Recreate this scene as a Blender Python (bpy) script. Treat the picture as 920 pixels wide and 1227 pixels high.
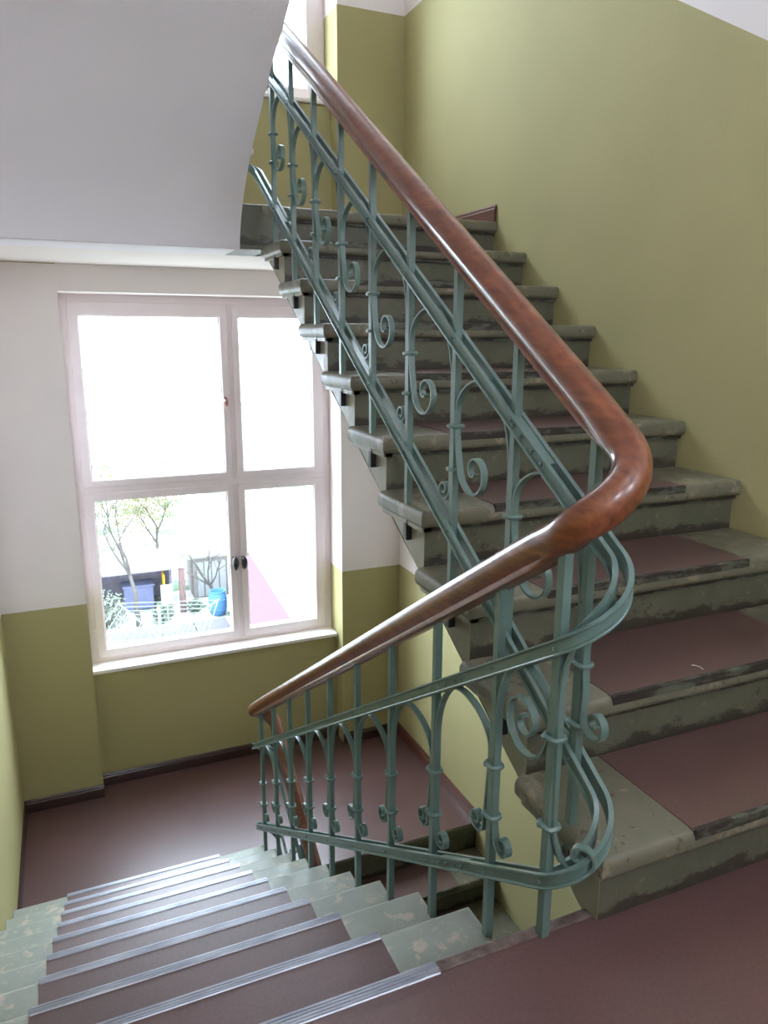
import bpy, bmesh, math, random
from mathutils import Vector, Matrix, noise
random.seed(7)
S = bpy.context.scene
for o in list(bpy.data.objects): bpy.data.objects.remove(o)
COL = S.collection

# ------------------------------------------------------------------ camera, light, exposure
CAMX, CAMZ = 0.0833, 1.2193
FPIX, PITCH, YAW, ROLL = 893.19, 0.2341, 0.4054, 0.0040
cam_data = bpy.data.cameras.new('camera'); cam = bpy.data.objects.new('camera', cam_data); COL.objects.link(cam)
cam_data.sensor_fit = 'VERTICAL'; cam_data.sensor_height = 24.0
cam_data.lens = FPIX / 1227 * 24.0
cam_data.clip_start = 0.02; cam_data.clip_end = 300
cp, sp, cyw, syw = math.cos(PITCH), math.sin(PITCH), math.cos(YAW), math.sin(YAW)
fwd = Vector((syw * cp, cyw * cp, -sp)); rgt = Vector((cyw, -syw, 0)); upv = rgt.cross(fwd)
cr, sr = math.cos(ROLL), math.sin(ROLL)
# image x = u*cr + w*sr ; image y = w*cr - u*sr
ix = rgt * cr + upv * sr; iy = upv * cr - rgt * sr
m = Matrix((ix, iy, -fwd)).transposed().to_4x4(); m.translation = Vector((CAMX, 0, CAMZ))
cam.matrix_world = m
S.camera = cam
S.view_settings.view_transform = 'Standard'; S.view_settings.look = 'None'
S.view_settings.gamma = 1.0; S.view_settings.use_curve_mapping = False
S.view_settings.exposure = 1.2
try:
    S.cycles.use_denoising = True; S.cycles.denoiser = 'OPENIMAGEDENOISE'
    S.cycles.max_bounces = 14; S.cycles.diffuse_bounces = 9; S.cycles.glossy_bounces = 5
    S.cycles.transparent_max_bounces = 12
    S.cycles.sample_clamp_indirect = 6.0
    S.cycles.caustics_reflective = False; S.cycles.caustics_refractive = False
except Exception: pass

W = bpy.data.worlds.new('overcast_sky'); S.world = W; W.use_nodes = True
bgn = W.node_tree.nodes['Background']
SKY = 9.0
bgn.inputs[0].default_value = (0.71, 0.85, 1.0, 1); bgn.inputs[1].default_value = SKY

def portal(name, x, y, z, sx, sz):
    l = bpy.data.lights.new(name, 'AREA'); l.shape = 'RECTANGLE'; l.size = sx; l.size_y = sz
    l.cycles.is_portal = True
    o = bpy.data.objects.new(name, l); COL.objects.link(o)
    o.location = (x, y, z); o.rotation_euler = (math.radians(-90), 0, 0)
portal('window_portal', 0.966, 5.16, 0.23, 1.7, 2.5)
portal('window_portal', 0.966, 5.16, 3.83, 1.7, 2.5)

# ------------------------------------------------------------------ dimensions
R_, T_ = 0.18, 0.2865
YU, YD = 1.0226, 1.1033
A, B, C_, WL = 1.0084, 2.2715, 0.9190, -0.3697
YP, YN, YF, YPAR = 4.8033, 5.0852, 5.045, 4.930
NL, NR = 0.1126, 1.8196
YE = 3.6108                       # front edge of the half landings
YBACK = -1.45
H = 20 * R_                       # storey height
XU, XD = 1.028, 0.908
SL = R_ / T_
def nosU(y): return R_ + SL * (y - YU)
def nosD(y): return -SL * (y - YD)

# ------------------------------------------------------------------ materials
def srgb(r, g, b):
    f = lambda c: ((c / 255) / 12.92) if c / 255 <= 0.04045 else (((c / 255) + 0.055) / 1.055) ** 2.4
    return (f(r), f(g), f(b), 1)
class NT:
    def __init__(s, name):
        s.m = bpy.data.materials.new(name); s.m.use_nodes = True; s.t = s.m.node_tree
        s.b = s.t.nodes['Principled BSDF']; s.out = s.t.nodes['Material Output']
        s.co = s.t.nodes.new('ShaderNodeTexCoord')
    def n(s, typ, **k):
        x = s.t.nodes.new(typ)
        for a, v in k.items(): setattr(x, a, v)
        return x
    def l(s, a, b): s.t.links.new(a, b)
    def noise(s, scale, detail=4, rough=0.55, stretch=None, w=0.0):
        x = s.n('ShaderNodeTexNoise'); x.inputs['Scale'].default_value = scale
        x.inputs['Detail'].default_value = detail; x.inputs['Roughness'].default_value = rough
        mp = s.n('ShaderNodeMapping'); mp.inputs['Location'].default_value = (w, w * 1.7, w * .6)
        if stretch: mp.inputs['Scale'].default_value = stretch
        s.l(s.co.outputs['Object'], mp.inputs[0]); s.l(mp.outputs[0], x.inputs['Vector'])
        return x.outputs['Fac']
    def ramp(s, fac, stops):
        x = s.n('ShaderNodeValToRGB'); e = x.color_ramp.elements
        while len(e) < len(stops): e.new(0.5)
        for q, (p, c) in zip(e, stops): q.position = p; q.color = c
        s.l(fac, x.inputs[0]); return x.outputs[0]
    def mix(s, fac, a, b, mode='MIX'):
        x = s.n('ShaderNodeMix', data_type='RGBA', blend_type=mode)
        for sock, v in ((x.inputs['Factor'], fac), (x.inputs['A'], a), (x.inputs['B'], b)):
            pass
        def put(sock, v):
            if hasattr(v, 'is_output'): s.l(v, sock)
            else: sock.default_value = v
        put(x.inputs[0], fac); put(x.inputs[6], a); put(x.inputs[7], b)
        return x.outputs[2]
    def bump(s, h, strength, dist=0.002):
        x = s.n('ShaderNodeBump'); x.inputs['Strength'].default_value = strength; x.inputs['Distance'].default_value = dist
        s.l(h, x.inputs['Height']); s.l(x.outputs[0], s.b.inputs['Normal'])
    def col(s, c):
        if hasattr(c, 'is_output'): s.l(c, s.b.inputs['Base Color'])
        else: s.b.inputs['Base Color'].default_value = c
    def rough(s, v):
        if hasattr(v, 'is_output'): s.l(v, s.b.inputs['Roughness'])
        else: s.b.inputs['Roughness'].default_value = v
BW = lambda v: (v, v, v, 1)

def wall_paint(name, c, c2, rough=0.55):
    t = NT(name)
    f = t.noise(1.3, 3); t.col(t.ramp(f, [(0.3, c), (0.7, c2)]))
    t.rough(0.75); t.b.inputs['Specular IOR Level'].default_value = 0.25; t.bump(t.noise(120, 4), 0.4, 0.002)
    return t.m
M = {}
M['green'] = wall_paint('olive_wall_paint', srgb(177, 169, 122), srgb(170, 163, 116), 0.5)
M['white'] = wall_paint('white_wall_paint', srgb(238, 230, 226), srgb(233, 226, 223), 0.7)
M['soffit'] = wall_paint('white_soffit_paint', srgb(238, 234, 238), srgb(232, 229, 234), 0.7)

def stone(name, base, base2, wear, amount, wlow, foot=False):
    t = NT(name)
    c = t.ramp(t.noise(9, 5), [(0.3, base), (0.7, base2)])
    f = t.ramp(t.noise(13, 8, 0.68, w=3.1), [(amount, BW(0)), (amount + 0.06, BW(1))])
    c = t.mix(f, c, wear)
    f2 = t.ramp(t.noise(38, 6, 0.6, w=7.7), [(0.62, BW(0)), (0.66, BW(1))])
    c = t.mix(f2, c, wlow)
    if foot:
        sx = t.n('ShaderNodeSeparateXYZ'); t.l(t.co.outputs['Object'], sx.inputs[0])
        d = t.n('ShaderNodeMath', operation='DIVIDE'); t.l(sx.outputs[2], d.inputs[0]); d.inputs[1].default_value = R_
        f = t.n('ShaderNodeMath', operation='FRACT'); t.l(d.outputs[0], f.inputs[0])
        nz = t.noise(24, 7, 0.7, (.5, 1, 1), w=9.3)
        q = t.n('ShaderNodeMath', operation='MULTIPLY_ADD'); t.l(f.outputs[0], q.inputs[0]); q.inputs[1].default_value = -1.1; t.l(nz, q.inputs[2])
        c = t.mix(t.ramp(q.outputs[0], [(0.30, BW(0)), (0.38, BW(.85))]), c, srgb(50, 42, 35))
    t.col(c); t.rough(t.ramp(t.noise(20, 4), [(0.3, BW(0.32)), (0.7, BW(0.52))]))
    t.bump(t.noise(45, 6), 0.35, 0.003)
    return t.m
M['stone'] = stone('worn_green_stone_paint', srgb(100, 100, 82), srgb(88, 89, 73), srgb(62, 54, 45), 0.62, srgb(118, 112, 96), True)
M['stone_top'] = stone('scuffed_step_top', srgb(104, 103, 86), srgb(116, 112, 94), srgb(140, 132, 112), 0.56, srgb(84, 74, 60))
M['stone_pale'] = stone('pale_worn_stone_paint', srgb(146, 154, 144), srgb(160, 164, 152), srgb(186, 178, 160), 0.55, srgb(176, 170, 156))
M['stone_lit_end'] = stone('window_lit_string_paint', srgb(128, 126, 106), srgb(146, 142, 122), srgb(108, 98, 82), 0.66, srgb(160, 154, 136))

def nosing_wear():
    t = NT('scuffed_nosing_band')
    f = t.ramp(t.noise(22, 8, 0.7, (0.35, 1, 1)), [(0.42, BW(0)), (0.52, BW(1))])
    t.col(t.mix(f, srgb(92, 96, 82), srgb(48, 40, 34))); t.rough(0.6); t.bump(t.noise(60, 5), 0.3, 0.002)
    return t.m
M['wear'] = nosing_wear()
def lino(name, a, b, rough):
    t = NT(name)
    c = t.ramp(t.noise(2.2, 4), [(0.3, a), (0.7, b)])
    c = t.mix(0.12, c, t.ramp(t.noise(140, 3), [(0.3, BW(0.02)), (0.7, BW(0.22))]))
    t.col(c); t.rough(rough); t.b.inputs['Specular IOR Level'].default_value = 1.0; t.bump(t.noise(260, 2), 0.05, 0.001)
    return t.m
M['lino'] = lino('brown_linoleum', srgb(99, 64, 61), srgb(90, 58, 56), 0.38)
M['lino_up'] = lino('red_brown_linoleum', srgb(99, 68, 63), srgb(87, 58, 55), 0.34)

def metal_strip():
    t = NT('ribbed_aluminium_strip'); t.b.inputs['Metallic'].default_value = 0.85
    t.col(t.ramp(t.noise(30, 4, stretch=(0.3, 1, 1)), [(0.3, srgb(182, 184, 190)), (0.7, srgb(150, 152, 160))])); t.rough(0.42)
    return t.m
M['alu'] = metal_strip()
def iron():
    t = NT('blue_green_iron_paint')
    c = t.ramp(t.noise(14, 5), [(0.3, srgb(94, 119, 114)), (0.7, srgb(108, 131, 124))])
    f = t.ramp(t.noise(70, 6, 0.65, w=2), [(0.66, BW(0)), (0.7, BW(1))])
    t.col(t.mix(f, c, srgb(62, 70, 66))); t.rough(0.32); t.bump(t.noise(90, 3), 0.15, 0.001)
    return t.m
M['iron'] = iron()
def wood(name, a, b, c, rough, axis=(14, 1.2, 14)):
    t = NT(name)
    f = t.noise(4, 6, 0.6, axis)
    k = t.ramp(f, [(0.25, a), (0.5, b), (0.75, c)])
    t.col(t.mix(t.ramp(t.noise(9, 5, w=5), [(0.45, BW(0)), (0.75, BW(0.6))]), k, a))
    t.rough(rough); t.b.inputs['Coat Weight'].default_value = 0.5; t.b.inputs['Coat Roughness'].default_value = 0.15
    return t.m
M['wood'] = wood('varnished_mahogany', srgb(78, 38, 22), srgb(120, 66, 38), srgb(142, 86, 52), 0.3)
M['base'] = wood('dark_brown_baseboard', srgb(48, 28, 24), srgb(60, 35, 28), srgb(70, 42, 33), 0.45, (2, 2, 20))
M['redwood'] = wood('red_brown_wood', srgb(80, 44, 34), srgb(98, 54, 41), srgb(112, 64, 48), 0.45, (2, 2, 20))
def plain(name, c, rough=0.5, c2=None, scale=6):
    t = NT(name)
    if c2: t.col(t.ramp(t.noise(scale, 4), [(0.35, c), (0.65, c2)]))
    else: t.col(t.ramp(t.noise(scale, 3), [(0.3, c), (0.7, tuple(min(1, x * 1.06) for x in c[:3]) + (1,))]))
    t.rough(rough); return t.m
M['frame'] = plain('white_window_paint', srgb(226, 214, 214), 0.4)
M['sill'] = plain('white_sill_paint', srgb(232, 226, 222), 0.35)
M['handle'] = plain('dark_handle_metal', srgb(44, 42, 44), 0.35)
M['knob'] = plain('worn_brown_knob', srgb(150, 104, 98), 0.4)
M['worn_edge'] = plain('worn_threshold_edge', srgb(118, 104, 98), 0.5, srgb(72, 56, 48), 26)
def glass():
    t = NT('window_glass')
    tr = t.n('ShaderNodeBsdfTransparent'); gl = t.n('ShaderNodeBsdfGlossy'); gl.inputs['Roughness'].default_value = 0.02
    mx = t.n('ShaderNodeMixShader'); mx.inputs[0].default_value = 0.06
    t.l(tr.outputs[0], mx.inputs[1]); t.l(gl.outputs[0], mx.inputs[2]); t.l(mx.outputs[0], t.out.inputs[0])
    return t.m
M['glass'] = glass()

# ------------------------------------------------------------------ mesh helpers
class MB:
    """collects shapes into one mesh"""
    def __init__(s): s.v = []; s.f = []; s.mi = []
    def add(s, vs, fs, mi=0):
        o = len(s.v); s.v += [tuple(x) for x in vs]
        for f in fs: s.f.append(tuple(i + o for i in f)); s.mi.append(mi)
    def box(s, x0, x1, y0, y1, z0, z1, mi=0):
        v = [(x, y, z) for x in (x0, x1) for y in (y0, y1) for z in (z0, z1)]
        s.add(v, [(0, 1, 3, 2), (4, 6, 7, 5), (0, 4, 5, 1), (2, 3, 7, 6), (0, 2, 6, 4), (1, 5, 7, 3)], mi)
    def rbox(s, x0, x1, y0, y1, z0, z1, b=0.004, seg=2, mi=0):
        bm = bmesh.new(); bmesh.ops.create_cube(bm, size=1)
        for v in bm.verts: v.co = Vector(((x0 + x1) / 2 + v.co.x * (x1 - x0), (y0 + y1) / 2 + v.co.y * (y1 - y0), (z0 + z1) / 2 + v.co.z * (z1 - z0)))
        bmesh.ops.bevel(bm, geom=list(bm.edges), offset=b, segments=seg, profile=0.5, affect='EDGES')
        s.bm(bm, mi)
    def bm(s, bm, mi=0):
        bm.verts.index_update()
        s.add([v.co for v in bm.verts], [[v.index for v in f.verts] for f in bm.faces], mi); bm.free()
    def prism(s, pts, x0, x1, mi=0):
        """polygon in (y,z) extruded along x"""
        n = len(pts); v = [(x0, y, z) for y, z in pts] + [(x1, y, z) for y, z in pts]
        f = [tuple(range(n)), tuple(range(2 * n - 1, n - 1, -1))]
        f += [(i, i + n, (i + 1) % n + n, (i + 1) % n) for i in range(n)]
        s.add(v, f, mi)
    def zprism(s, pts, z0, z1, mi=0):
        n = len(pts); v = [(x, y, z0) for x, y in pts] + [(x, y, z1) for x, y in pts]
        f = [tuple(range(n)), tuple(range(2 * n - 1, n - 1, -1))]
        f += [(i, i + n, (i + 1) % n + n, (i + 1) % n) for i in range(n)]
        s.add(v, f, mi)
    def quad(s, a, b, c, d, mi=0): s.add([a, b, c, d], [(0, 1, 2, 3)], mi)
    def sweep(s, path, prof, side=None, cap=True, closed=True, scale=None, mi=0):
        """profile (a along side, b along up) swept on path; side = fixed vector / function(i) / None for horizontal normal"""
        n = len(prof) if not callable(prof) else len(prof(0)); rings = []; P = [Vector(p) for p in path]
        for i, p in enumerate(P):
            t = (P[min(i + 1, len(P) - 1)] - P[max(i - 1, 0)]).normalized()
            if side is None: sd = t.cross(Vector((0, 0, 1))).normalized()
            elif callable(side): sd = Vector(side(i))
            else: sd = Vector(side)
            sd = (sd - t * sd.dot(t)).normalized(); up = sd.cross(t).normalized()
            k = scale[i] if scale else 1
            rings.append([p + sd * a * k + up * b * k for a, b in (prof(i) if callable(prof) else prof)])
        v = [q for r in rings for q in r]; f = []
        for i in range(len(P) - 1):
            for j in range(n): f.append((i * n + j, i * n + (j + 1) % n, (i + 1) * n + (j + 1) % n, (i + 1) * n + j))
        if cap: f += [tuple(range(n - 1, -1, -1)), tuple((len(P) - 1) * n + j for j in range(n))]
        s.add(v, f, mi)
    def tube(s, path, r, n=8, mi=0):
        P = [Vector(p) for p in path]; rr = r if isinstance(r, (list, tuple)) else [r] * len(P)
        ref = Vector((0.3, 0.2, 1)).normalized(); rings = []
        for i, p in enumerate(P):
            t = (P[min(i + 1, len(P) - 1)] - P[max(i - 1, 0)]).normalized()
            if abs(t.dot(ref)) > 0.95: ref = Vector((1, 0, 0.1)).normalized()
            a = t.cross(ref).normalized(); b = a.cross(t)
            rings.append([p + (a * math.cos(2 * math.pi * k / n) + b * math.sin(2 * math.pi * k / n)) * rr[i] for k in range(n)])
        v = [q for r_ in rings for q in r_]; f = []
        for i in range(len(P) - 1):
            for j in range(n): f.append((i * n + j, i * n + (j + 1) % n, (i + 1) * n + (j + 1) % n, (i + 1) * n + j))
        f += [tuple(range(n - 1, -1, -1)), tuple((len(P) - 1) * n + j for j in range(n))]
        s.add(v, f, mi)
    def lathe(s, c, prof, n=16, mi=0):
        v = [(c[0] + r * math.cos(2 * math.pi * k / n), c[1] + r * math.sin(2 * math.pi * k / n), c[2] + z) for r, z in prof for k in range(n)]
        f = [(i * n + j, i * n + (j + 1) % n, (i + 1) * n + (j + 1) % n, (i + 1) * n + j) for i in range(len(prof) - 1) for j in range(n)]
        f += [tuple(range(n - 1, -1, -1)), tuple((len(prof) - 1) * n + j for j in range(n))]
        s.add(v, f, mi)
    def ball(s, c, r, n=8, mi=0):
        bm = bmesh.new(); bmesh.ops.create_uvsphere(bm, u_segments=n, v_segments=max(4, n // 2), radius=r)
        for v in bm.verts: v.co += Vector(c)
        s.bm(bm, mi)
    def build(s, name, mats, parent=None, smooth=False, loc=None):
        me = bpy.data.meshes.new(name); me.from_pydata(s.v, [], s.f)
        mats = mats if isinstance(mats, (list, tuple)) else [mats]
        for x in mats: me.materials.append(M[x] if isinstance(x, str) else x)
        me.polygons.foreach_set('material_index', s.mi)
        bm = bmesh.new(); bm.from_mesh(me); bmesh.ops.recalc_face_normals(bm, faces=bm.faces); bm.to_mesh(me); bm.free()
        if smooth:
            me.polygons.foreach_set('use_smooth', [True] * len(me.polygons))
            me.set_sharp_from_angle(angle=math.radians(40))
        o = bpy.data.objects.new(name, me); COL.objects.link(o)
        if parent: o.parent = parent
        if loc: o.location = loc
        return o
def tag(o, label, cat, group=None, kind=None):
    if label: o['label'] = label
    if cat: o['category'] = cat
    if group: o['group'] = group
    if kind: o['kind'] = kind
    return o
def empty(name, loc=(0, 0, 0)):
    o = bpy.data.objects.new(name, None); COL.objects.link(o); o.location = loc; o.empty_display_size = 0.1
    return o
def struct(o, label=None):
    o['kind'] = 'structure'
    if label: o['label'] = label
    return o

# ------------------------------------------------------------------ room shell
ZL, ZT = -H - 0.2, 5.2            # floor of the stairwell below, ceiling above
WTH = 0.12
WAIN = 1.362                      # height of the green paint
Y1 = YU + (0.0 - R_) / SL + 0.0   # where the sloping paint line leaves the floor level
def wline(y, lo):                 # paint line on the right wall above the flight that starts at level lo
    return lo + min(max(nosU(y), 0.0), 10 * R_) + WAIN
def rightwall():
    m = MB(); ys = [YBACK, Y1, YE, YP]
    lows = [(ZL, None)]
    for i in range(3):
        a, b = ys[i], ys[i + 1]
        def q(za, zb, zc, zd, mi): m.prism([(a, za), (b, zb), (b, zc), (a, zd)], B, B + WTH, mi)
        la, lb = wline(a + 1e-6, -H), wline(b - 1e-6, -H)
        ha, hb = wline(a + 1e-6, 0), wline(b - 1e-6, 0)
        sa, sb = min(max(nosU(a), 0), 1.8) - .2, min(max(nosU(b), 0), 1.8) - .2
        q(ZL, ZL, lb, la, 0); q(la, lb, sb, sa, 1); q(sa, sb, hb, ha, 0); q(ha, hb, ZT, ZT, 1)
    return m
o = rightwall().build('wall_right', ['green', 'white']); struct(o, 'right stairwell wall, olive green below a paint line that climbs with the stairs')
def wlineL(y, hi): return hi + max(min(nosD(y), 0.0), -10 * R_) + WAIN
def leftwall():
    m = MB(); ys = [YBACK, YD, YD + 10 * R_ / SL, YP]
    for i in range(3):
        a, b = ys[i], ys[i + 1]
        def q(za, zb, zc, zd, mi): m.prism([(a, za), (b, zb), (b, zc), (a, zd)], WL - WTH, WL, mi)
        ha, hb = wlineL(a, 0), wlineL(b, 0)
        ua, ub = wlineL(a, H), wlineL(b, H); sa, sb = ua - 1.5, ub - 1.5
        q(ZL, ZL, hb, ha, 0); q(ha, hb, sb, sa, 1); q(sa, sb, min(ub, ZT), min(ua, ZT), 0)
        if ub < ZT: q(ub, ub, ZT, ZT, 1)
    return m
o = leftwall().build('wall_left', ['green', 'white']); struct(o, 'left stairwell wall, olive green below white')

def farwall():
    m = MB()
    G = [-H + 10 * R_ + WAIN, 10 * R_ + WAIN]
    # window recess heights
    Wz = [(-0.975, 1.452), (-0.975 + H, 1.452 + H)]
    bands = [(ZL, G[0], 0), (G[0], 1.6, 1), (1.6, G[1], 0), (G[1], ZT, 1)]
    for z0, z1, mi in bands:
        m.box(WL, NL, YP, YP + 0.5, z0, z1, mi); m.box(NR, B, YP, YP + 0.5, z0, z1, mi)
    # parapets, lintels
    m.box(NL, NR, YPAR, YP + 0.5, ZL, Wz[0][0], 0)
    m.box(NL, NR, YP, YP + 0.5, Wz[0][1], 1.8, 1)
    m.box(NL, NR, YPAR, YP + 0.5, 1.8, Wz[1][0], 0)
    m.box(NL, NR, YP, YP + 0.5, Wz[1][1], ZT, 1)
    return m
struct(farwall().build('wall_back', ['green', 'white']), 'far wall with the window recess between two piers')
m = MB(); m.box(WL - WTH, B + WTH, YBACK - WTH, YBACK, ZL, ZT, 0)
struct(m.build('wall_front', ['white']))
m = MB(); m.box(WL - WTH, B + WTH, YBACK - WTH, YP + 0.5, ZT, ZT + 0.2); struct(m.build('ceiling', 'white'))
# floors
def slab(name, y0, y1, z, mat, th=0.2, label=None, under='white'):
    m = MB(); m.box(WL, B, y0, y1, z - th, z - 0.004, 1); m.box(WL, B, y0, y1 if y1 < 2 else y1, z - 0.004, z, 0)
    return struct(m.build(name, [mat, under]), label)
YFL = YD - 0.008
slab('floor', YBACK, YFL - 0.045, 0.0, 'lino', 0.2, 'landing floor of purplish brown linoleum in front of the stairs')
slab('floor_lower', YE - 0.022, YPAR + .02, -1.8, 'lino', 0.2, 'brown linoleum floor of the lower half landing below the window', 'stone')
slab('floor_upper', YE + 0.30, YPAR + .02, 1.8, 'lino', 0.195, 'upper half landing with its white underside')
slab('floor_top', YBACK, YFL - 0.045, H, 'lino', 0.2)
m = MB(); m.box(WL, B, YBACK, YP, ZL - .2, ZL); struct(m.build('floor_bottom', 'lino'))
# threshold of the landing: ribbed strip over the stairs, worn edge over the gap
m = MB()
m.rbox(WL, 0.668, YFL - 0.028, YFL + 0.004, -0.05, 0.003, 0.002, 1)
m.box(WL, .668, YFL - .046, YFL - .028, -.05, 0, 1)
for i in range(4): m.box(WL, 0.668, YFL - 0.025 + i * .007, YFL - 0.021 + i * .007, 0.003, 0.0048)
t1 = m.build('threshold_strip', ['alu', 'lino']); struct(t1, 'ribbed metal strip along the landing edge'); t1.name = 'trim_1'
m = MB(); m.rbox(0.668, A + .03, YFL - 0.024, YFL + 0.004, -0.19, 0.002, 0.004, 2); m.box(.668, A + .03, YFL - .046, YFL - .024, -.19, 0, 1); m.box(A + .03, B, YFL - .046, YFL, -.19, 0, 1)
struct(m.build('trim_2', ['worn_edge', 'lino']), 'worn stone edge of the landing beside the railing post')
m = MB(); m.box(WL, A - .02, YFL - 0.045, YFL, -.2, -.05); m.box(WL, B, YFL - .3, YFL - .0451, -.2, -.1); struct(m.build('trim_3', 'white'))

# half landing edges (upper: end painted like the steps)
def edge_beam(name, z, x0, x1, label):
    m = MB(); m.rbox(x0, x1, YE - 0.004, YE + 0.30, z - 0.2, z, 0.006, 2)
    return struct(m.build(name, 'stone'), label)
edge_beam('trim_4', 1.8, .888, A + 0.058, 'grey green stone edge of the upper half landing')
m = MB(); m.box(WL, .888, YE - .004, YE + .3, 1.6, 1.8); struct(m.build('trim_7', 'soffit'))
m = MB(); m.rbox(C_ + .02, B, YE - .004, YE + .06, -2.0, -1.806, 0.006, 2); m.rbox(C_ + .02, B, YE - .03, YE + .06, -1.856, -1.8015, 0.012, 3); struct(m.build('trim_5', 'stone', None, True))
m = MB(); m.box(WL, C_ + .02, YE + .05, YE + .0999, -2.0, -1.81); struct(m.build('trim_6', 'stone'))

# baseboards
def board(m, p, q, z, th, h, nx, ny):
    (x0, y0), (x1, y1) = p, q
    prof = [(0, 0), (th, 0), (th, h * .72), (th * .75, h * .8), (th * .75, h * .9), (th * .4, h), (0, h)]
    vs = [(x0 + nx * a, y0 + ny * a, z + b) for a, b in prof] + [(x1 + nx * a, y1 + ny * a, z + b) for a, b in prof]
    n = len(prof); m.add(vs, [tuple(range(n)), tuple(range(2 * n - 1, n - 1, -1))] + [(i, i + n, (i + 1) % n + n, (i + 1) % n) for i in range(n)])
for lev, tg in ((-1.8, 'lower'), (1.8, 'upper')):
    m = MB(); board(m, (WL, YP), (NL, YP), lev, .016, .085, 0, -1); board(m, (NL, YPAR), (NR, YPAR), lev, .016, .085, 0, -1); board(m, (NR, YP), (B, YP), lev, .016, .085, 0, -1)
    struct(m.build('baseboard_back' if lev < 0 else 'baseboard_back_upper', 'base'), 'dark brown baseboard under the window' if lev < 0 else None)
    m = MB(); board(m, (B, YE + .0), (B, YP), lev, .016, .085, -1, 0)
    struct(m.build('baseboard_right' if lev < 0 else 'baseboard_right_upper', 'redwood'))
    m = MB(); board(m, (WL, YE + .07), (WL, YP), lev, .016, .07, 1, 0)
    struct(m.build('baseboard_left' if lev < 0 else 'baseboard_left_upper', 'base'))

# ------------------------------------------------------------------ windows
def window(name, dz, label):
    root = struct(empty(name, (0, 0, dz)), label)
    kx = (YF) / 5.0852
    def X(x): return CAMX + (x - CAMX) * kx
    def Z(z): return CAMZ + (z - CAMZ) * kx
    x0, x1 = NL, NR; zt, zb = 1.455, -0.955
    cx0, cx1 = X(1.078), X(1.200)                # mullion zone between panes
    tz0, tz1 = Z(0.157), Z(0.292)                # transom zone between panes
    mx = (cx0 + cx1) / 2 + .004
    fr = MB(); d0, d1 = YF, YF + 0.075
    e = 0.046
    fr.rbox(x0, x0 + e, d0, d1, zb, zt, .003); fr.rbox(x1 - e - .01, x1, d0, d1, zb, zt, .003)
    fr.rbox(x0 + e, x1 - e - .01, d0 + .0005, d1, zt - .055, zt, .003); fr.rbox(x0 + e, x1 - e - .01, d0 + .0005, d1, zb, zb + .045, .003)
    fr.rbox(x0 + e, x1 - e - .01, d0 - .004, d1, (tz0 + tz1) / 2 - .024, (tz0 + tz1) / 2 + .024, .004)
    fr.rbox(mx - .02, mx + .02, d0 + .001, d1, zb + .045, zt - .055, .003)
    for zz in (1.2, .45, 0.02, -.75): fr.rbox(x0 + .03, x0 + .046, d0 - .006, d0 + .004, zz - .035, zz + .035, .003)
    for zz in (.36, -.02, -.7): fr.rbox(x1 - .056, x1 - .04, d0 - .006, d0 + .004, zz - .035, zz + .035, .003)
    fr.build('frame', 'frame', root)
    px = [(X(.2135), cx0), (cx1, X(1.711))]; pz = [(tz1, Z(1.327)), (Z(-.876), tz0)]
    bx = [(x0 + e, mx - .02), (mx + .02, x1 - e - .01)]; tm = (tz0 + tz1) / 2
    bz = [(tm + .024, zt - .055), (zb + .045, tm - .024)]
    for i in range(2):
        for j in range(2):
            (a0, a1), (b0, b1) = bx[i], bz[j]; (p0, p1), (q0, q1) = px[i], pz[j]
            g = .004; a0 -= g; a1 += g; b0 -= g; b1 += g
            s = MB(); f0, f1 = d0 - .010, d0 + .045
            s.rbox(a0, p0, f0, f1, b0, b1, .004); s.rbox(p1, a1, f0, f1, b0, b1, .004)
            s.rbox(p0 - .004, p1 + .004, f0 + .0005, f1, q1, b1, .004); s.rbox(p0 - .004, p1 + .004, f0 + .0005, f1, b0, q0, .004)
            bd = .007                               # inner bead
            s.box(p0 - .001, p0 + bd, f0 + .014, f1 - .006, q0, q1); s.box(p1 - bd, p1 + .001, f0 + .014, f1 - .006, q0, q1)
            s.box(p0, p1, f0 + .0145, f1 - .006, q1 - bd, q1 + .001); s.box(p0, p1, f0 + .0145, f1 - .006, q0 - .001, q0 + bd)
            so = s.build('sash', 'frame', root)
            gp = MB(); gp.box(p0 + .001, p1 - .001, d0 + .022, d0 + .026, q0 + .001, q1 - .001); gp.build('pane', 'glass', so)
            h = MB()
            if j == 1:
                hx = p1 + .026 if i == 0 else p0 - .026
                hx = p1 + .03 if i == 0 else p0 - .028; hz = Z(-.36)
                h.rbox(hx - .013, hx + .013, f0 - .005, f0, hz - .05, hz + .04, .003)
                h.tube([(hx, f0, hz + .01), (hx, f0 - .03, hz + .01)], .009, 10)
                h.tube([(hx, f0 - .034, hz + .048), (hx, f0 - .036, hz + .04), (hx, f0 - .038, hz + .02), (hx, f0 - .038, hz - .01), (hx, f0 - .036, hz - .035), (hx, f0 - .034, hz - .05)], [.006, .016, .022, .023, .017, .006], 12)
                ho = h.build('handle', 'handle', so, smooth=True); ho['label'] = 'dark metal handle'
            elif i == 0:
                hx, hz = p1 + .012, Z(.80)
                h.tube([(hx, f0, hz), (hx, f0 - .02, hz), (hx + .004, f0 - .026, hz - .02), (hx + .008, f0 - .024, hz - .055)], [.008, .01, .016, .009], 10)
                ho = h.build('handle', 'knob', so, smooth=True); ho['label'] = 'reddish brown knob'
    sl = MB(); sl.rbox(x0 - .005, x1 - .005, YPAR - .03, YF + .07, -0.972, -0.945, .006, 3)
    sl.build('sill', 'sill', root)
    return root
window('window_1', 0, 'white wooden four pane window looking down on the garden')
window('window_2', H, 'upper white window seen above the stair railing')

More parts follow.
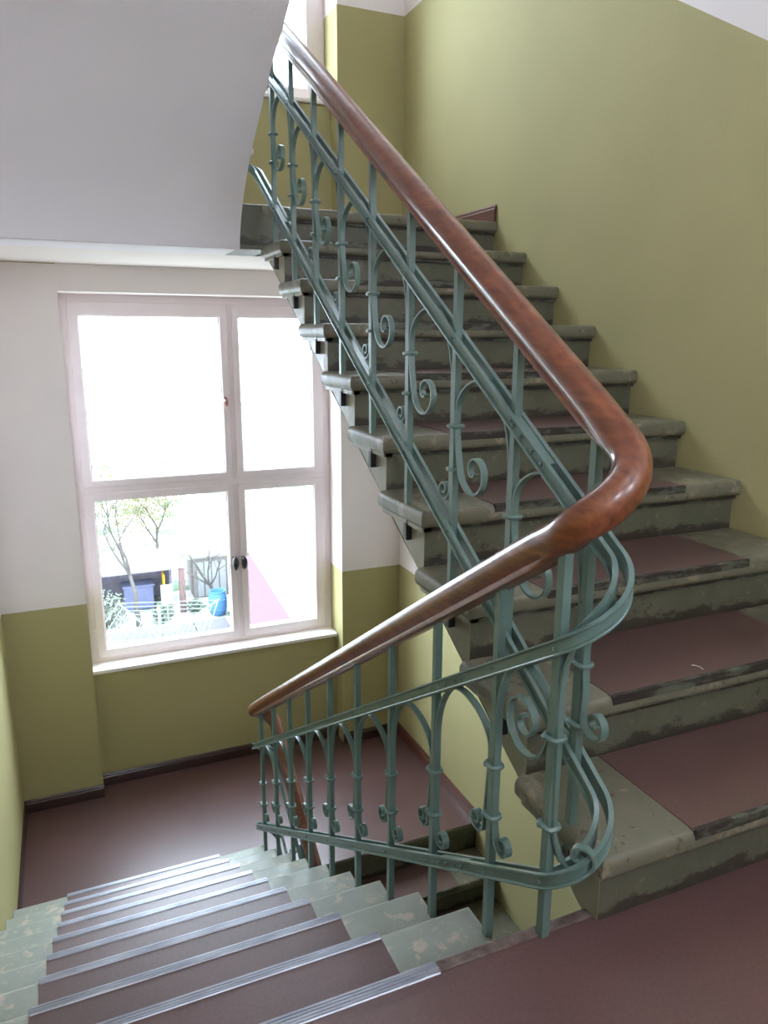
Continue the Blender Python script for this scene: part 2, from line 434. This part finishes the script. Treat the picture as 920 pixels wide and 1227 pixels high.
# ------------------------------------------------------------------ steps
OV = 0.036                        # nosing overhang
def tread_slab(m, x0, x1, yf, yb, zt, front, endx=None, th=0.056, mi=0):
    """slab with rounded nosing at yf (front = -1 towards -y, +1 towards +y) and rounded returned end at endx"""
    bm = bmesh.new(); bmesh.ops.create_cube(bm, size=1)
    y0, y1 = min(yf, yb), max(yf, yb)
    for v in bm.verts: v.co = Vector(((x0 + x1) / 2 + v.co.x * (x1 - x0), (y0 + y1) / 2 + v.co.y * (y1 - y0), zt - th / 2 + v.co.z * th))
    ed = []
    for e in bm.edges:
        a, b = e.verts[0].co, e.verts[1].co
        if abs(a.y - yf) < 1e-5 and abs(b.y - yf) < 1e-5 and abs(a.x - b.x) > .01: ed.append(e)
        elif endx is not None and abs(a.x - endx) < 1e-5 and abs(b.x - endx) < 1e-5 and abs(a.z - b.z) < 1e-5: ed.append(e)
    bmesh.ops.bevel(bm, geom=ed, offset=0.02, segments=4, profile=0.5, affect='EDGES')
    m.bm(bm, mi)
def jitter(bm_mb, amt, seed):
    bm_mb.v = [tuple(Vector(v) + amt * noise.noise_vector(Vector(v) * 9 + Vector((seed, 0, 0)))) for v in bm_mb.v]

def up_flight(name, n_from, n_to, dz, label):
    root = empty(name, (A + .6, YU, dz + n_from * R_ - R_))
    root['label'] = label; root['category'] = 'staircase'
    off = Vector(root.location)
    def P(o): o.location = -off + Vector((0, 0, dz)); return o
    for k in range(n_from, n_to + 1):
        yf = YU + (k - 1) * T_; yr = yf + OV; z = k * R_
        m = MB()
        tread_slab(m, A, B, yf, yr + T_ + .002 if k < 10 else yf + .30, z, -1, A, mi=3)
        # under-nosing fillet
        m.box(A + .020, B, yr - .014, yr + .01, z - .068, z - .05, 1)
        m.box(A + .013, A + .045, yr - .014, yr + T_ - .01, z - .068, z - .05, 2)
        zs0, zs1 = nosU(yr) - .245, nosU(yr + T_) - .245
        if dz < 0: zs0 -= .1; zs1 -= .1
        if k == 10: zs1 = 1.6; zs0 = 1.6
        yb = yr + T_ if k < 10 else yf + .30
        m.prism([(yr, z - .05), (yb, z - .05), (yb, zs1), (yr, zs0)], A + .030, B, 0)
        # outer face of the block end, painted paler for the window light on it
        m.box(A + .0285, A + .030, yr + .001, yb, min(z - .068, z - .05), z - .05, 2)
        m.prism([(yr + .001, z - .05), (yb, z - .05), (yb, zs1 + .002), (yr + .001, zs0 + .002)], A + .028, A + .030, 2)
        so = P(m.build('step', ['stone', 'wear', 'stone_lit_end', 'stone_top'], root, smooth=True))
        lx0, lx1 = A + .245, B - .26
        if k < 10:
            g = MB(); g.box(lx0, lx1, yf + .004, yr + T_ - .002, z - .002, z + .0022)
            i = g.build('tread_inlay', 'lino_up', so)
            g = MB(); g.rbox(lx0 + .002, lx1 - .002, yf - .0012, yf + .012, z - .024, z + .0028, .003, 2); g.build('nosing_strip', 'wear', so)
    return root
up_flight('stair_flight', 1, 10, 0, 'flight of grey green stone steps climbing to the upper window, right of the railing')
up_flight('stair_flight', 4, 9, -H, 'dim lowest flight of steps going down behind the railing, under the climbing flight')

def down_flight(name, dz, label, top_inlay):
    root = empty(name, ((WL + C_) / 2, YD, dz)); root['label'] = label; root['category'] = 'staircase'
    off = Vector(root.location)
    for k in range(1, 11):
        yf = YD + k * T_; z = -k * R_; yr = yf - OV; yb = yr - T_
        if k == 10: continue
        m = MB()
        tread_slab(m, WL + .002, C_, yf, yb - .002, z, 1, C_, mi=0)
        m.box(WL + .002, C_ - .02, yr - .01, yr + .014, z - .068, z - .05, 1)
        zs0, zs1 = nosD(yr) - .222, nosD(yb) - .222
        m.prism([(yr, z - .05), (yb, z - .05), (yb, zs1), (yr, zs0)], WL + .002, C_ - .035, 0)
        m.prism([(yr, zs0 - .0), (yb, zs1), (yb, zs1 - .004), (yr, zs0 - .004)], WL + .002, C_ - .03, 2)
        if top_inlay == 2:
            pass
        so = m.build('step', ['stone_pale', 'wear', 'soffit'], root, smooth=True); so.location = Vector((0, 0, dz)) - off
        g = MB(); g.box(-.118, .668, yb, yf - .022, z - .002, z + .0025)
        g.build('tread_inlay', 'lino', so)
        g = MB(); g.rbox(-.118, .668, yf - .023, yf + .003, z - .022, z + .0045, .002, 1)
        for i in range(3): g.box(-.118, .668, yf - .020 + i * .007, yf - .016 + i * .007, z + .0045, z + .0060)
        ns = g.build('nosing_strip', 'alu', so)
    return root
down_flight('stair_flight', 0, 'flight of pale steps with ribbed metal nosings going down to the window landing', 1)

# overhead flight: same steps, white underside with the first risers painted over
def overhead(label):
    root = empty('stair_flight', ((WL + C_) / 2, YE, 1.8)); root['label'] = label; root['category'] = 'staircase'
    off = Vector(root.location)
    for k in range(1, 11):
        yf = YD + (k - 1) * T_ + T_; z = H - k * R_; yr = yf - OV; yb = yr - T_
        if k == 10: continue
        m = MB(); tread_slab(m, WL + .002, C_, yf, yb - .002, z, 1, C_ - .014, .02)
        m.prism([(yr, z - .015), (yb, z - .015), (yb, nosD(yb) + H - .235), (yr, nosD(yr) + H - .235)], WL + .002, C_ - .022)
        so = m.build('step', ['soffit'], root, smooth=True); so.location = -off
    zz = lambda y: H + nosD(y)
    m = MB(); y0, y1 = YD, YE + .002
    low = [(2.40, -.292), (2.55, -.291), (2.70, -.287), (2.80, -.278), (2.88, -.262), (2.95, -.251), (3.05, -.247), (3.20, -.247)]
    P0, P1, P2 = Vector((3.25, zz(3.25) - .247)), Vector((3.57, zz(3.57) - .25)), Vector((YE - .006, 1.6))
    fil = [tuple(P0 * (1 - u) ** 2 + P1 * 2 * u * (1 - u) + P2 * u * u) for u in [i / 12 for i in range(13)]]
    m.prism([(y0, zz(y0) - .17), (y0, zz(y0) - .292)] + [(y, zz(y) + d) for y, d in low] + fil + [(YE + .01, 1.6), (YE + .01, 1.79)], WL + .002, .900)
    so = m.build('underside', 'soffit', root, True); so.location = -off
    return root
overhead('overhead flight with a smooth white underside filling the top left corner')

# ------------------------------------------------------------------ railing
CXR, RAD, YB0, YB1 = (XU + XD) / 2, (XU - XD) / 2, 1.078, 3.72
LS = YB1 - YB0; LB = math.pi * RAD; PER = 2 * (LS + LB)
Z0 = nosU(YB0) + 0.587
SLR = SL
def plan(s):
    """centre line of the railing in plan; s = 0 at the foot of the climbing flight, growing downwards"""
    q = s % PER
    if q < LB:
        a = q / LB * math.pi; return Vector((CXR + RAD * math.cos(a), YB0 - RAD * math.sin(a), 0))
    q -= LB
    if q < LS: return Vector((XD, YB0 + q, 0))
    q -= LS
    if q < LB:
        a = q / LB * math.pi; return Vector((CXR - RAD * math.cos(a), YB1 + RAD * math.sin(a), 0))
    q -= LB
    return Vector((XU, YB1 - q, 0))
DB1 = SL * (YB1 - YB0)
DROP = (H - 2 * DB1); D_NEAR = DROP * .57; D_FAR = DROP - D_NEAR
def height(s):
    k = math.floor(s / PER); q = s - k * PER; z = Z0 - H * k
    if q < LB:
        u = q / LB; return z - D_NEAR * u
    z -= D_NEAR; q -= LB
    if q < LS: return z - SL * q
    z -= DB1; q -= LS
    if q < LB: return z - D_FAR * q / LB
    return z - D_FAR - SL * (q - LB)
def rail(s, dz=0.0):
    p = plan(s); p.z = height(s) + dz; return p
def rnorm(s):
    e = 1e-3; t = plan(s + e) - plan(s - e); t.normalize(); return t.cross(Vector((0, 0, 1)))
S_MIN = -LS - LB - 2.35           # up in the overhead flight
S_MAX = LB + LS + LB + 1.75       # down in the lowest flight
def samples(a, b):
    out = []; s = a
    while s < b:
        out.append(s); q = s % PER
        near = (q < LB + .05) or (q > PER - .05) or (LB + LS - .05 < q < 2 * LB + LS + .05)
        s += 0.0096 if near else 0.05
    return out + [b]
RR = empty('stair_railing', (XD, 1.06, 0))
tag(RR, 'blue green wrought iron stair railing with scrolls under a polished brown wooden handrail', 'railing')
def RB(m, name, mat, smooth=True, parent=RR):
    o = m.build(name, mat, parent, smooth)
    if parent is RR: o.location = -Vector(RR.location)
    return o
ss = samples(S_MIN, S_MAX)
# handrail: rounded top, waist, flat foot
hp = []
for i in range(13):
    a = math.pi * (-0.12 + 1.24 * i / 12); hp.append((0.033 * math.cos(a), 0.006 + 0.033 * math.sin(a)))
hp = hp + [(-.025, -.014), (-.021, -.022), (-.0235, -.026), (-.0235, -.035), (-.018, -.039), (.018, -.039), (.0235, -.035), (.0235, -.026), (.021, -.022), (.025, -.014)]
def swell(s):
    q = s % PER
    c = LB / 2; d = min(abs(q - c), PER - abs(q - c)); d2 = abs(q - (LB + LS + LB / 2))
    return 1 + .07 * math.exp(-(min(d, d2) / .13) ** 2)
m = MB(); HR = 0.222
def hprof(i):
    q = ss[i] % PER; d = min(abs(q - LB / 2), PER - abs(q - LB / 2), abs(q - (LB + LS + LB / 2)))
    w = max(0, min(1, (.20 - d) / .10)); w = w * w * (3 - 2 * w); out = []
    for a, b in hp:
        r = math.hypot(a, b + .002) or 1e-6; e = ((a / r) * .034, (b + .002) / r * .036 - .001)
        out.append((a + (e[0] - a) * w, b + (e[1] - b) * w))
    return out
m.sweep([rail(s, HR) for s in ss], hprof, scale=[swell(s) for s in ss])
hro = RB(m, 'handrail', 'wood'); hro['label'] = 'polished reddish brown wooden handrail'
# flat rails: two profiled bars left and right of the balusters
def bar_profile(o):
    h, t = .0155, .0075; sgn = 1 if o > 0 else -1
    p = [(.0095, -h), (.0095 + t + .003, -h), (.0095 + t + .0035, -h + .003), (.0095 + t + .002, -h + .0052), (.0095 + t - .003, -h + .0062), (.0095 + t - .003, h - .0062), (.0095 + t + .002, h - .0052), (.0095 + t + .0035, h - .003), (.0095 + t + .003, h), (.0095, h)]
    return [(a * sgn, b) for a, b in p]
sb = samples(S_MIN, S_MAX)
bars_s = []
def yU(k): return 1.155 + T_ * (k - 1)
def yD(j): return 1.285 + T_ * (j - 1)
def sU(y, lv=0): return YB0 - y + lv * PER
def sD(y, lv=0): return LB + (y - YB0) + lv * PER
NEW = LB - .004
BAR = []                          # (s, foot z, flight kind)
for j in range(3, 10): BAR.append((sD(yD(j), -1), H - j * R_ - .11, 'D'))
for k in range(9, 0, -1): BAR.append((sU(yU(k)), k * R_ - .115, 'U' if k > 1 else 'V'))
BAR.append((NEW, 0.0, 'N'))
for j in range(1, 10): BAR.append((sD(yD(j)), -j * R_ - .115, 'D'))
for k in range(9, 4, -1): BAR.append((sU(yU(k), 1), -H + k * R_ - .115, 'U'))
BAR.sort()
for name, dz in (('middle_rail', 0.0), ('bottom_rail', -.511)):
    m = MB()
    for o in (1, -1): m.sweep([rail(s, dz) for s in sb], bar_profile(o))
    for s, zf, kd in BAR:
        for sg in (1, -1): m.ball(rail(s, dz) + rnorm(s) * .0185 * sg, .0042, 6)
    RB(m, name, 'iron')
def splice(s0, dz, top):
    m = MB(); pts = [rail(s0 + .02 * i, dz + top) for i in range(8)]
    m.sweep(pts, [(-.0095, -.004), (.0095, -.004), (.0095, .004), (-.0095, .004)])
    for i in (.5, 2.2, 4.4, 6.2):
        for sg in (1, -1): m.ball(rail(s0 + .02 * i, dz) + rnorm(s0) * .0185 * sg, .0048, 6)
    RB(m, 'splice_plate', 'iron')
splice(-.36, 0, .010); splice(LB + .33, 0, .0); splice(LB + .30, -.511, .010); splice(-LS + .1, 0, .008); splice(-LS + .3, -.511, .008)

COLS = {'U': (-.225, -.340), 'D': (-.237, -.366), 'N': (-.188, -.384), 'V': (-.295, -.43)}
for s, zf, kd in BAR:
    p = rail(s); n = rnorm(s); t = Vector((0, 0, 1)).cross(n); hh = .009
    top = p.z + HR - .036
    m = MB()
    c = Vector((p.x, p.y, 0))
    def ring(z, h): return [c + n * a * h + t * b * h + Vector((0, 0, z)) for a, b in ((-1, -1), (1, -1), (1, 1), (-1, 1))]
    hh = .0098 if kd == 'N' else .0092
    vs = ring(zf, hh) + ring(top, hh)
    m.add(vs, [(0, 1, 2, 3), (7, 6, 5, 4)] + [(i, i + 4, (i + 1) % 4 + 4, (i + 1) % 4) for i in range(4)])
    bo = RB(m, 'baluster', 'iron', False)
    if kd in 'UV':  # dark box paints in the shade of the notch below the nosing
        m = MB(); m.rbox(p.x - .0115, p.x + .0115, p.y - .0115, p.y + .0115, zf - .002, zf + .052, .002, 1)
        RB(m, 'shaded_foot', 'handle', False, bo)['label'] = 'baluster foot under the step nosing, darkened for the shade there'
    for cz in COLS[kd]:
        m = MB()
        # wrapped band with rounded ends
        z = p.z + cz; hw, hl, hz = hh + .0045, hh + .0075, .0062
        q = []
        for i in range(16):
            a = 2 * math.pi * i / 16; ca, sa = math.cos(a), math.sin(a)
            f = lambda v: math.copysign(abs(v) ** .45, v)
            q.append(c + n * f(ca) * hw + t * f(sa) * hl + Vector((0, 0, z)))
        m.tube(q + [q[0]], hz, 6)
        m.ball(c - n * (hw + .002) + t * hl * .6 + Vector((0, 0, z)), hz * 1.15, 8)
        RB(m, 'collar', 'iron', True, bo)

def crom(P, n=6):
    out = []
    for i in range(len(P) - 1):
        p0, p1, p2, p3 = P[max(i - 1, 0)], P[i], P[i + 1], P[min(i + 2, len(P) - 1)]
        for j in range(n):
            u = j / n
            out.append(tuple(.5 * (2 * p1[d] + (p2[d] - p0[d]) * u + (2 * p0[d] - 5 * p1[d] + 4 * p2[d] - p3[d]) * u * u + (3 * p1[d] - p0[d] - 3 * p2[d] + p3[d]) * u ** 3) for d in (0, 1)))
    return out + [P[-1]]
def spiral(c, r0, r1, a0, a1, n, zs=1.0):
    return [(c[0] + (r0 + (r1 - r0) * (i / n) ** .8) * math.cos(math.radians(a0 + (a1 - a0) * i / n)),
             c[1] + zs * (r0 + (r1 - r0) * (i / n) ** .8) * math.sin(math.radians(a0 + (a1 - a0) * i / n))) for i in range(n + 1)]
def arch(s0, s1, ka, kb):
    """one bent flat iron from the flared scroll at the upper baluster over the arch to the small scroll at the lower one"""
    sp = s1 - s0; zb = height(s1) - height(s0)
    if ka == 'U': fc, fr, ang = (.110, -.330), .076, 480
    elif ka == 'D': fc, fr, ang = (.060, -.412), .032, 470
    else: fc, fr, ang = (.102, -.205), .082, 640
    if ka == 'V': fc, fr, ang = (.056, -.405), .044, 470
    bc, br = ((-.047, -.402 if kb == 'U' else -.49), .033) if kb in 'UV' else (((-.052, -.412), .032) if kb == 'D' else ((-.066, -.432), .046))
    top = -.0175; hgt = .135
    c1, c2 = COLS[ka][0], COLS[kb]
    g = .0118
    sp1 = spiral(fc, fr, .007, 190, 190 + ang, 40, 1.0 if ka != 'N' else 1.05)[::-1]
    leg = [(g + .008 if ka == 'U' else g + .006, c1 - .06), (g + .001, c1 - .01), (g, c1 + .02)]
    if ka == 'N': leg = [(g, c1), (g, c1 + .02)]
    # arch: a short quarter ellipse on the uphill side, a long steep one on the downhill side
    ar = []; uT = {'U': .46, 'D': .50}.get(ka, .5) * sp; zT = zb * uT / sp + top - (.016 if ka == 'D' else 0)
    za = c1 + .03; ze = zb + c2[0] + (.10 if ka != 'N' else .12)
    for i in range(10):
        th = math.pi / 2 * i / 9; ar.append((uT - (uT - g) * math.cos(th), za + (zT - za) * math.sin(th)))
    for i in range(1, 11):
        th = math.pi / 2 * i / 10; ar.append((uT + (sp - g - uT) * math.sin(th), ze + (zT - ze) * math.cos(th)))
    leg2 = [(sp - g, zb + c2[0]), (sp - g, zb + c2[1])]
    cc = (sp + bc[0], zb + bc[1])
    sp2 = spiral(cc, br, .007, 0, -500, 40)
    pts = crom(sp1, 1) + crom([sp1[-1]] + leg + [ar[0]], 5)[1:-1] + ar + crom([ar[-1]] + leg2 + [sp2[0]], 5)[1:-1] + sp2
    path = [rail(s0 + u, SLR * u + z) for u, z in pts]
    path = [Vector((plan(s0 + u).x, plan(s0 + u).y, height(s0) + z)) for u, z in pts]
    m = MB(); w, th = .0085, .0026
    sides = [rnorm(s0 + u) for u, z in pts]
    if kb == 'N':                 # the last scroll at the newel lies in the plane of the bend's chord
        dv = Vector((.60, -.80, 0)); sv = Vector((.80, .60, 0)); pn = plan(s1); i0 = len(pts) - 52
        for i in range(i0, len(pts)):
            q = pn + dv * (sp - pts[i][0]); k = min(1, (i - i0) / 9)
            path[i] = Vector((path[i].x * (1 - k) + q.x * k, path[i].y * (1 - k) + q.y * k, path[i].z))
            g_ = sides[i]; s_ = sv if g_.dot(sv) > 0 else -sv
            sides[i] = (g_ * (1 - k) + s_ * k).normalized()
    m.sweep(path, [(-w, -th), (w, -th), (w, th), (-w, th)], side=lambda i: sides[i])
    RB(m, 'scroll', 'iron')
for (s0, z0, k0), (s1, z1, k1) in zip(BAR[:-1], BAR[1:]):
    if s1 - s0 < .45 : arch(s0, s1, k0, k1)

# small scrap of thread on the second step
m = MB(); m.tube([(1.56 + .012 * math.sin(a), 1.345 + .018 * math.cos(a), .366) for a in [i * .3 for i in range(9)]], .0012, 5)
tag(m.build('thread', plain('white_thread', srgb(225, 220, 214))), 'tiny curl of white thread lying on the second step', 'thread')

# ------------------------------------------------------------------ garden outside
GZ = -9.2
def grass():
    t = NT('lawn_grass'); f = t.ramp(t.noise(.5, 6, .65), [(0.50, srgb(150, 148, 142)), (0.58, srgb(72, 90, 72))])
    t.col(f); t.rough(0.95); t.b.inputs['Specular IOR Level'].default_value = 0.05; return t.m
M['grass'] = grass()
m = MB(); m.quad((-60, 5.4, GZ), (60, 5.4, GZ), (60, 120, GZ), (-60, 120, GZ)); struct(m.build('ground', 'grass'), 'lawn of the back garden')

def gplain(name, c, c2=None, scale=3):
    x = plain(name, c, 0.95, c2, scale); x.node_tree.nodes['Principled BSDF'].inputs['Specular IOR Level'].default_value = 0.05
    return x
M['shed_dark'] = gplain('dark_timber', srgb(112, 106, 118), srgb(134, 126, 138))
M['shed_roof'] = gplain('pale_roofing', srgb(106, 103, 102))
M['post_brown'] = gplain('brown_post', srgb(96, 78, 76))
M['barrel_blue'] = gplain('blue_plastic', srgb(66, 104, 142))
M['teal_line'] = gplain('pale_teal_metal', srgb(104, 120, 120))
M['concrete'] = gplain('pale_concrete', srgb(80, 79, 80), srgb(72, 71, 73), 8)
M['pink_roof'] = gplain('pink_roofing', srgb(78, 60, 65))
M['pale_wall'] = gplain('pale_render', srgb(108, 104, 100))
M['bark'] = gplain('grey_bark', srgb(74, 70, 66))
M['leaf'] = gplain('yellow_green_leaf', srgb(74, 72, 40), srgb(84, 80, 50))
M['hedge'] = gplain('pale_green_leaf', srgb(80, 88, 74), srgb(100, 106, 96))
M['yellow'] = gplain('ochre_board', srgb(176, 130, 40))
M['cloth'] = gplain('white_board', srgb(120, 122, 122))
M['bin_dark'] = gplain('dark_blue_bin', srgb(94, 98, 122))

# open shed with a pale lean-to roof
sh = empty('garden_shed', (2.1, 28.6, GZ)); tag(sh, 'dark open garden shed with pale flat roof behind the clothes dryer', 'shed')
def G(m, name, mat, par, loc=None, smooth=False):
    o = m.build(name, mat, par, smooth)
    o.location = -Vector(par.location) if par else (0, 0, 0)
    return o
m = MB(); m.box(.2, 3.5, 30.2, 30.3, GZ, -7.4); m.box(.2, .3, 28.2, 30.3, GZ, -7.4); m.box(3.3, 3.4, 28.6, 30.3, GZ, -7.4); G(m, 'wall', 'shed_dark', sh)
m = MB(); m.rbox(-.1, 3.75, 27.7, 30.5, -7.42, -7.32, .02); G(m, 'roof', 'shed_roof', sh)
m = MB(); m.rbox(3.56, 3.78, 27.75, 27.95, GZ, -7.42, .01); G(m, 'post', 'post_brown', sh)
m = MB(); m.rbox(1.6, 2.7, 28.7, 29.4, GZ, -8.3, .04); m.rbox(1.55, 2.75, 28.65, 29.45, -8.3, -8.2, .03)
tag(G(m, 'storage_box', 'bin_dark', None), 'dark blue lidded box standing in the open shed', 'box')
m = MB(); m.rbox(3.0, 3.06, 27.9, 28.45, -8.15, -7.65, .01); m.box(3.01, 3.05, 28.1, 28.2, GZ, -8.1)
o = G(m, 'sign_board', 'yellow', None); tag(o, 'small ochre yellow board on a stake beside the brown shed post', 'board')
ws = empty('white_shed', (5.3, 30.2, GZ)); tag(ws, 'pale rendered outbuilding right of the dark shed, behind the blue barrel', 'shed')
m = MB(); m.box(4.3, 6.6, 29.2, 31, GZ, -7.5); G(m, 'wall', 'pale_wall', ws)
m = MB(); m.prism([(29.0, -7.5), (31.3, -7.0), (31.3, -6.9), (29.0, -7.42)], 4.0, 6.8); G(m, 'roof', 'shed_roof', ws)
m = MB()
for i in range(5): m.box(4.45 + i * .3, 4.7 + i * .3, 29.16, 29.2, GZ + .05, -7.7)
G(m, 'door_boards', 'cloth', ws)
# blue barrel
br = empty('water_barrel', (4.85, 27.1, GZ)); tag(br, 'blue plastic rain barrel on the lawn in front of the pale shed', 'barrel')
m = MB(); m.lathe((0, 0, 0), [(.24, 0), (.3, .1), (.34, .35), (.34, .6), (.31, .82), (.28, .88), (.30, .9), (.30, .95), (.27, .95), (.26, .90), (.25, .6)], 20); m.build('body', 'barrel_blue', br, True)
m = MB(); m.tube([(.33 * math.cos(a), .33 * math.sin(a), .25) for a in [i * math.pi / 10 for i in range(21)]], .018, 6); m.tube([(.34 * math.cos(a), .34 * math.sin(a), .62) for a in [i * math.pi / 10 for i in range(21)]], .018, 6); m.build('hoop', 'barrel_blue', br, True)
# rotary clothes dryer
cd = empty('rotary_clothes_dryer', (2.235, 22.4, GZ)); tag(cd, 'pale teal rotary clothes dryer with strung lines on the lawn', 'clothes dryer')
m = MB(); m.tube([(0, 0, 0), (0, 0, 2.35)], .045, 8); m.build('pole', 'teal_line', cd, True)
for k in range(4):
    a = math.radians(28 + 90 * k); m = MB(); m.tube([(0, 0, 1.25), (2.3 * math.cos(a), 2.3 * math.sin(a), 1.9)], .03, 6); m.tube([(0, 0, .75), (.9 * math.cos(a), .9 * math.sin(a), 1.48)], .02, 6); m.build('arm', 'teal_line', cd, True)
for r in (.5, .75, 1.0, 1.25, 1.5, 1.75, 2.0, 2.25):
    z = 1.25 + .65 * r / 2.3; P = [(r * math.cos(math.radians(28 + 90 * k)), r * math.sin(math.radians(28 + 90 * k)), z) for k in range(5)]
    m = MB()
    for i in range(4): m.tube([P[i], P[i + 1]], .011, 4)
    m.build('line', 'teal_line', cd)
m = MB(); m.rbox(2.70, 3.12, 26.1, 26.13, -8.2, -7.45, .008); m.box(2.88, 2.92, 26.11, 26.13, GZ, -8.1)
tag(G(m, 'white_board', 'cloth', None), 'small white board on a stake behind the clothes dryer', 'board')
# low garden wall
gw = empty('garden_wall', (1.0, 23.7, GZ)); tag(gw, 'low pale concrete garden wall with a broad coping in front of the lawn', 'wall')
m = MB(); m.box(-2.0, 4.55, 23.55, 23.9, GZ, -8.35); G(m, 'body', 'concrete', gw)
for i in range(6):
    m = MB(); m.rbox(-2.0 + i * 1.1, -2.0 + i * 1.1 + 1.08, 23.2, 24.25, -8.35, -8.25, .015); G(m, 'coping_slab', 'concrete', gw)
# pink roofed outbuilding
pr = empty('pink_roofed_outbuilding', (5.6, 25, GZ)); tag(pr, 'low outbuilding with a plain pink roof below the right window panes', 'shed')
m = MB(); m.add([(x, y, z) for z in (-7.62, -7.5) for x, y in ((4.33, 21.1), (6.09, 21.43), (6.54, 28.75), (5.75, 28.2))], [(0, 1, 2, 3), (4, 5, 6, 7), (0, 1, 5, 4), (1, 2, 6, 5), (2, 3, 7, 6), (3, 0, 4, 7)]); G(m, 'roof', 'pink_roof', pr)
m = MB(); m.zprism([(4.95, 21.6), (5.95, 21.8), (6.4, 28.5), (5.8, 28)], GZ, -7.62); G(m, 'wall', 'pale_wall', pr)
m = MB(); m.box(6.7, 14, 20, 40, GZ - .02, GZ + .03); struct(G(m, 'path', 'pale_wall', None))

# trees and bushes
def limb(m, p, d, ln, r, depth, tips, rnd):
    n = 5; P = [Vector(p)]; v = Vector(d).normalized()
    for i in range(n):
        v = (v + Vector((rnd.uniform(-.2, .2), rnd.uniform(-.2, .2), rnd.uniform(-.05, .15)))).normalized(); P.append(P[-1] + v * ln / n)
    m.tube(P, [r * (1 - .55 * i / n) for i in range(n + 1)], 6)
    if depth == 0: tips.append(P[-1]); tips.append(P[-3]); return
    for k in range(3):
        q = P[rnd.randint(2, n)]; d2 = (v + Vector((rnd.uniform(-1, 1), rnd.uniform(-1, 1), rnd.uniform(-.1, .7)))).normalized()
        limb(m, q, d2, ln * .62, r * .5, depth - 1, tips, rnd)
    tips.append(P[-1])
def tree(name, loc, d, ln, r, seed, label, nleaf, spread, leafmat='leaf'):
    rnd = random.Random(seed); t = empty(name, loc); tag(t, label, 'tree')
    m = MB(); tips = []; limb(m, (0, 0, 0), d, ln, r, 3, tips, rnd); m.build('trunk', 'bark', t, True)
    if nleaf:
        m = MB()
        for i in range(nleaf):
            c = rnd.choice(tips) + Vector((rnd.gauss(0, spread), rnd.gauss(0, spread), rnd.gauss(0, spread)))
            a = Vector((rnd.uniform(-1, 1), rnd.uniform(-1, 1), rnd.uniform(-1, 1))).normalized(); b = a.orthogonal().normalized(); h = .05
            m.quad(c - a * h, c + b * h * .6, c + a * h, c - b * h * .6)
        o = m.build('foliage', leafmat, t); o['kind'] = 'stuff'
tree('young_tree', (1.95, 27.0, GZ), (.05, 0, 1), 3.2, .10, 3, 'slim young tree with thin yellow green spring foliage by the shed', 900, .35)
tree('bare_tree', (5.2, 28.0, GZ), (-.6, -.1, 1), 2.6, .07, 11, 'bare branched tree leaning left over the blue barrel', 120, .3)
tree('spring_tree', (3.4, 34.0, GZ), (.0, 0, 1), 1.9, .12, 5, 'pale yellow green spring tree behind the sheds', 2600, .6)
def bush(loc, r, seed, label, n=700):
    rnd = random.Random(seed); t = empty('garden_bush', loc); tag(t, label, 'bush'); m = MB(); s = MB()
    for i in range(9):
        a = rnd.uniform(0, 6.28); s.tube([(0, 0, 0), (r * .4 * math.cos(a), r * .4 * math.sin(a), r * .7), (r * .7 * math.cos(a), r * .7 * math.sin(a), r * 1.3)], [.02, .015, .006], 5)
    s.build('stem', 'bark', t)
    for i in range(n):
        v = Vector((rnd.gauss(0, 1), rnd.gauss(0, 1), rnd.gauss(0, 1))).normalized() * r * rnd.uniform(.5, 1) + Vector((0, 0, r * .9))
        a = Vector((rnd.uniform(-1, 1), rnd.uniform(-1, 1), rnd.uniform(-1, 1))).normalized(); b = a.orthogonal().normalized(); h = .06
        m.quad(v - a * h, v + b * h * .6, v + a * h, v - b * h * .6)
    o = m.build('foliage', 'hedge', t); o['kind'] = 'stuff'
bush((.9, 27.2, GZ), .75, 2, 'pale flowering bush in front of the left shed end')
bush((2.85, 27.2, GZ), .4, 4, 'small leafy bush before the shed opening, left of the brown post')
bush((-1.3, 29.0, GZ), 1.0, 6, 'pale bush left of the dark shed')
bush((4.05, 27.6, GZ), .3, 8, 'small green bush between the brown post and the pale shed', 300)

# added lamps, unseen behind the camera, as fill light for the landing
def fill_lamp_mat(LAMP):
    t = NT('added_fill_lamp_glass'); t.b.inputs['Emission Color'].default_value = (.72, .84, 1, 1); t.b.inputs['Emission Strength'].default_value = LAMP
    t.col(srgb(240, 240, 240)); return t.m
M['opal'] = fill_lamp_mat(4.0); M['opal_wall'] = fill_lamp_mat(21.0)
def lamp(x, y, z, label):
    t = empty('added_ceiling_lamp', (x, y, z)); tag(t, label, 'lamp')
    m = MB(); m.lathe((0, 0, 0), [(.09, 0), (.09, -.02), (.06, -.03), (.05, -.06)], 20); m.build('base', 'frame', t, True)
    m = MB(); m.lathe((0, 0, 0), [(.05, -.05)] + [(.17 * math.sin(a), -.05 - .16 + .16 * math.cos(a)) for a in [.35 + i * .2 for i in range(14)]], 24); m.build('globe', 'opal', t, True)
lamp(1.0, -.35, H - .2, 'added fill lamp, a round opal globe out of view over the landing')
for x in (.45, 1.75):  # pair of globes added out of view for frontal fill light
    t = empty('added_wall_lamp', (x, YBACK, 2.15)); tag(t, 'added fill lamp, a round opal globe out of view behind the landing, ' + ('nearer the down flight' if x < 1 else 'nearer the climbing flight'), 'lamp', 'added wall fill lamps')
    m = MB(); m.rbox(-.06, .06, 0, .03, -.06, .06, .01); m.tube([(0, .02, 0), (0, .09, -.02), (0, .12, .02)], .015, 8); m.build('base', 'frame', t, True)
    m = MB(); m.lathe((0, .17, 0), [(.04, -.0)] + [(.15 * math.sin(a), .14 - .14 * math.cos(a)) for a in [.35 + i * .2 for i in range(14)]], 24); m.build('globe', 'opal_wall', t, True)
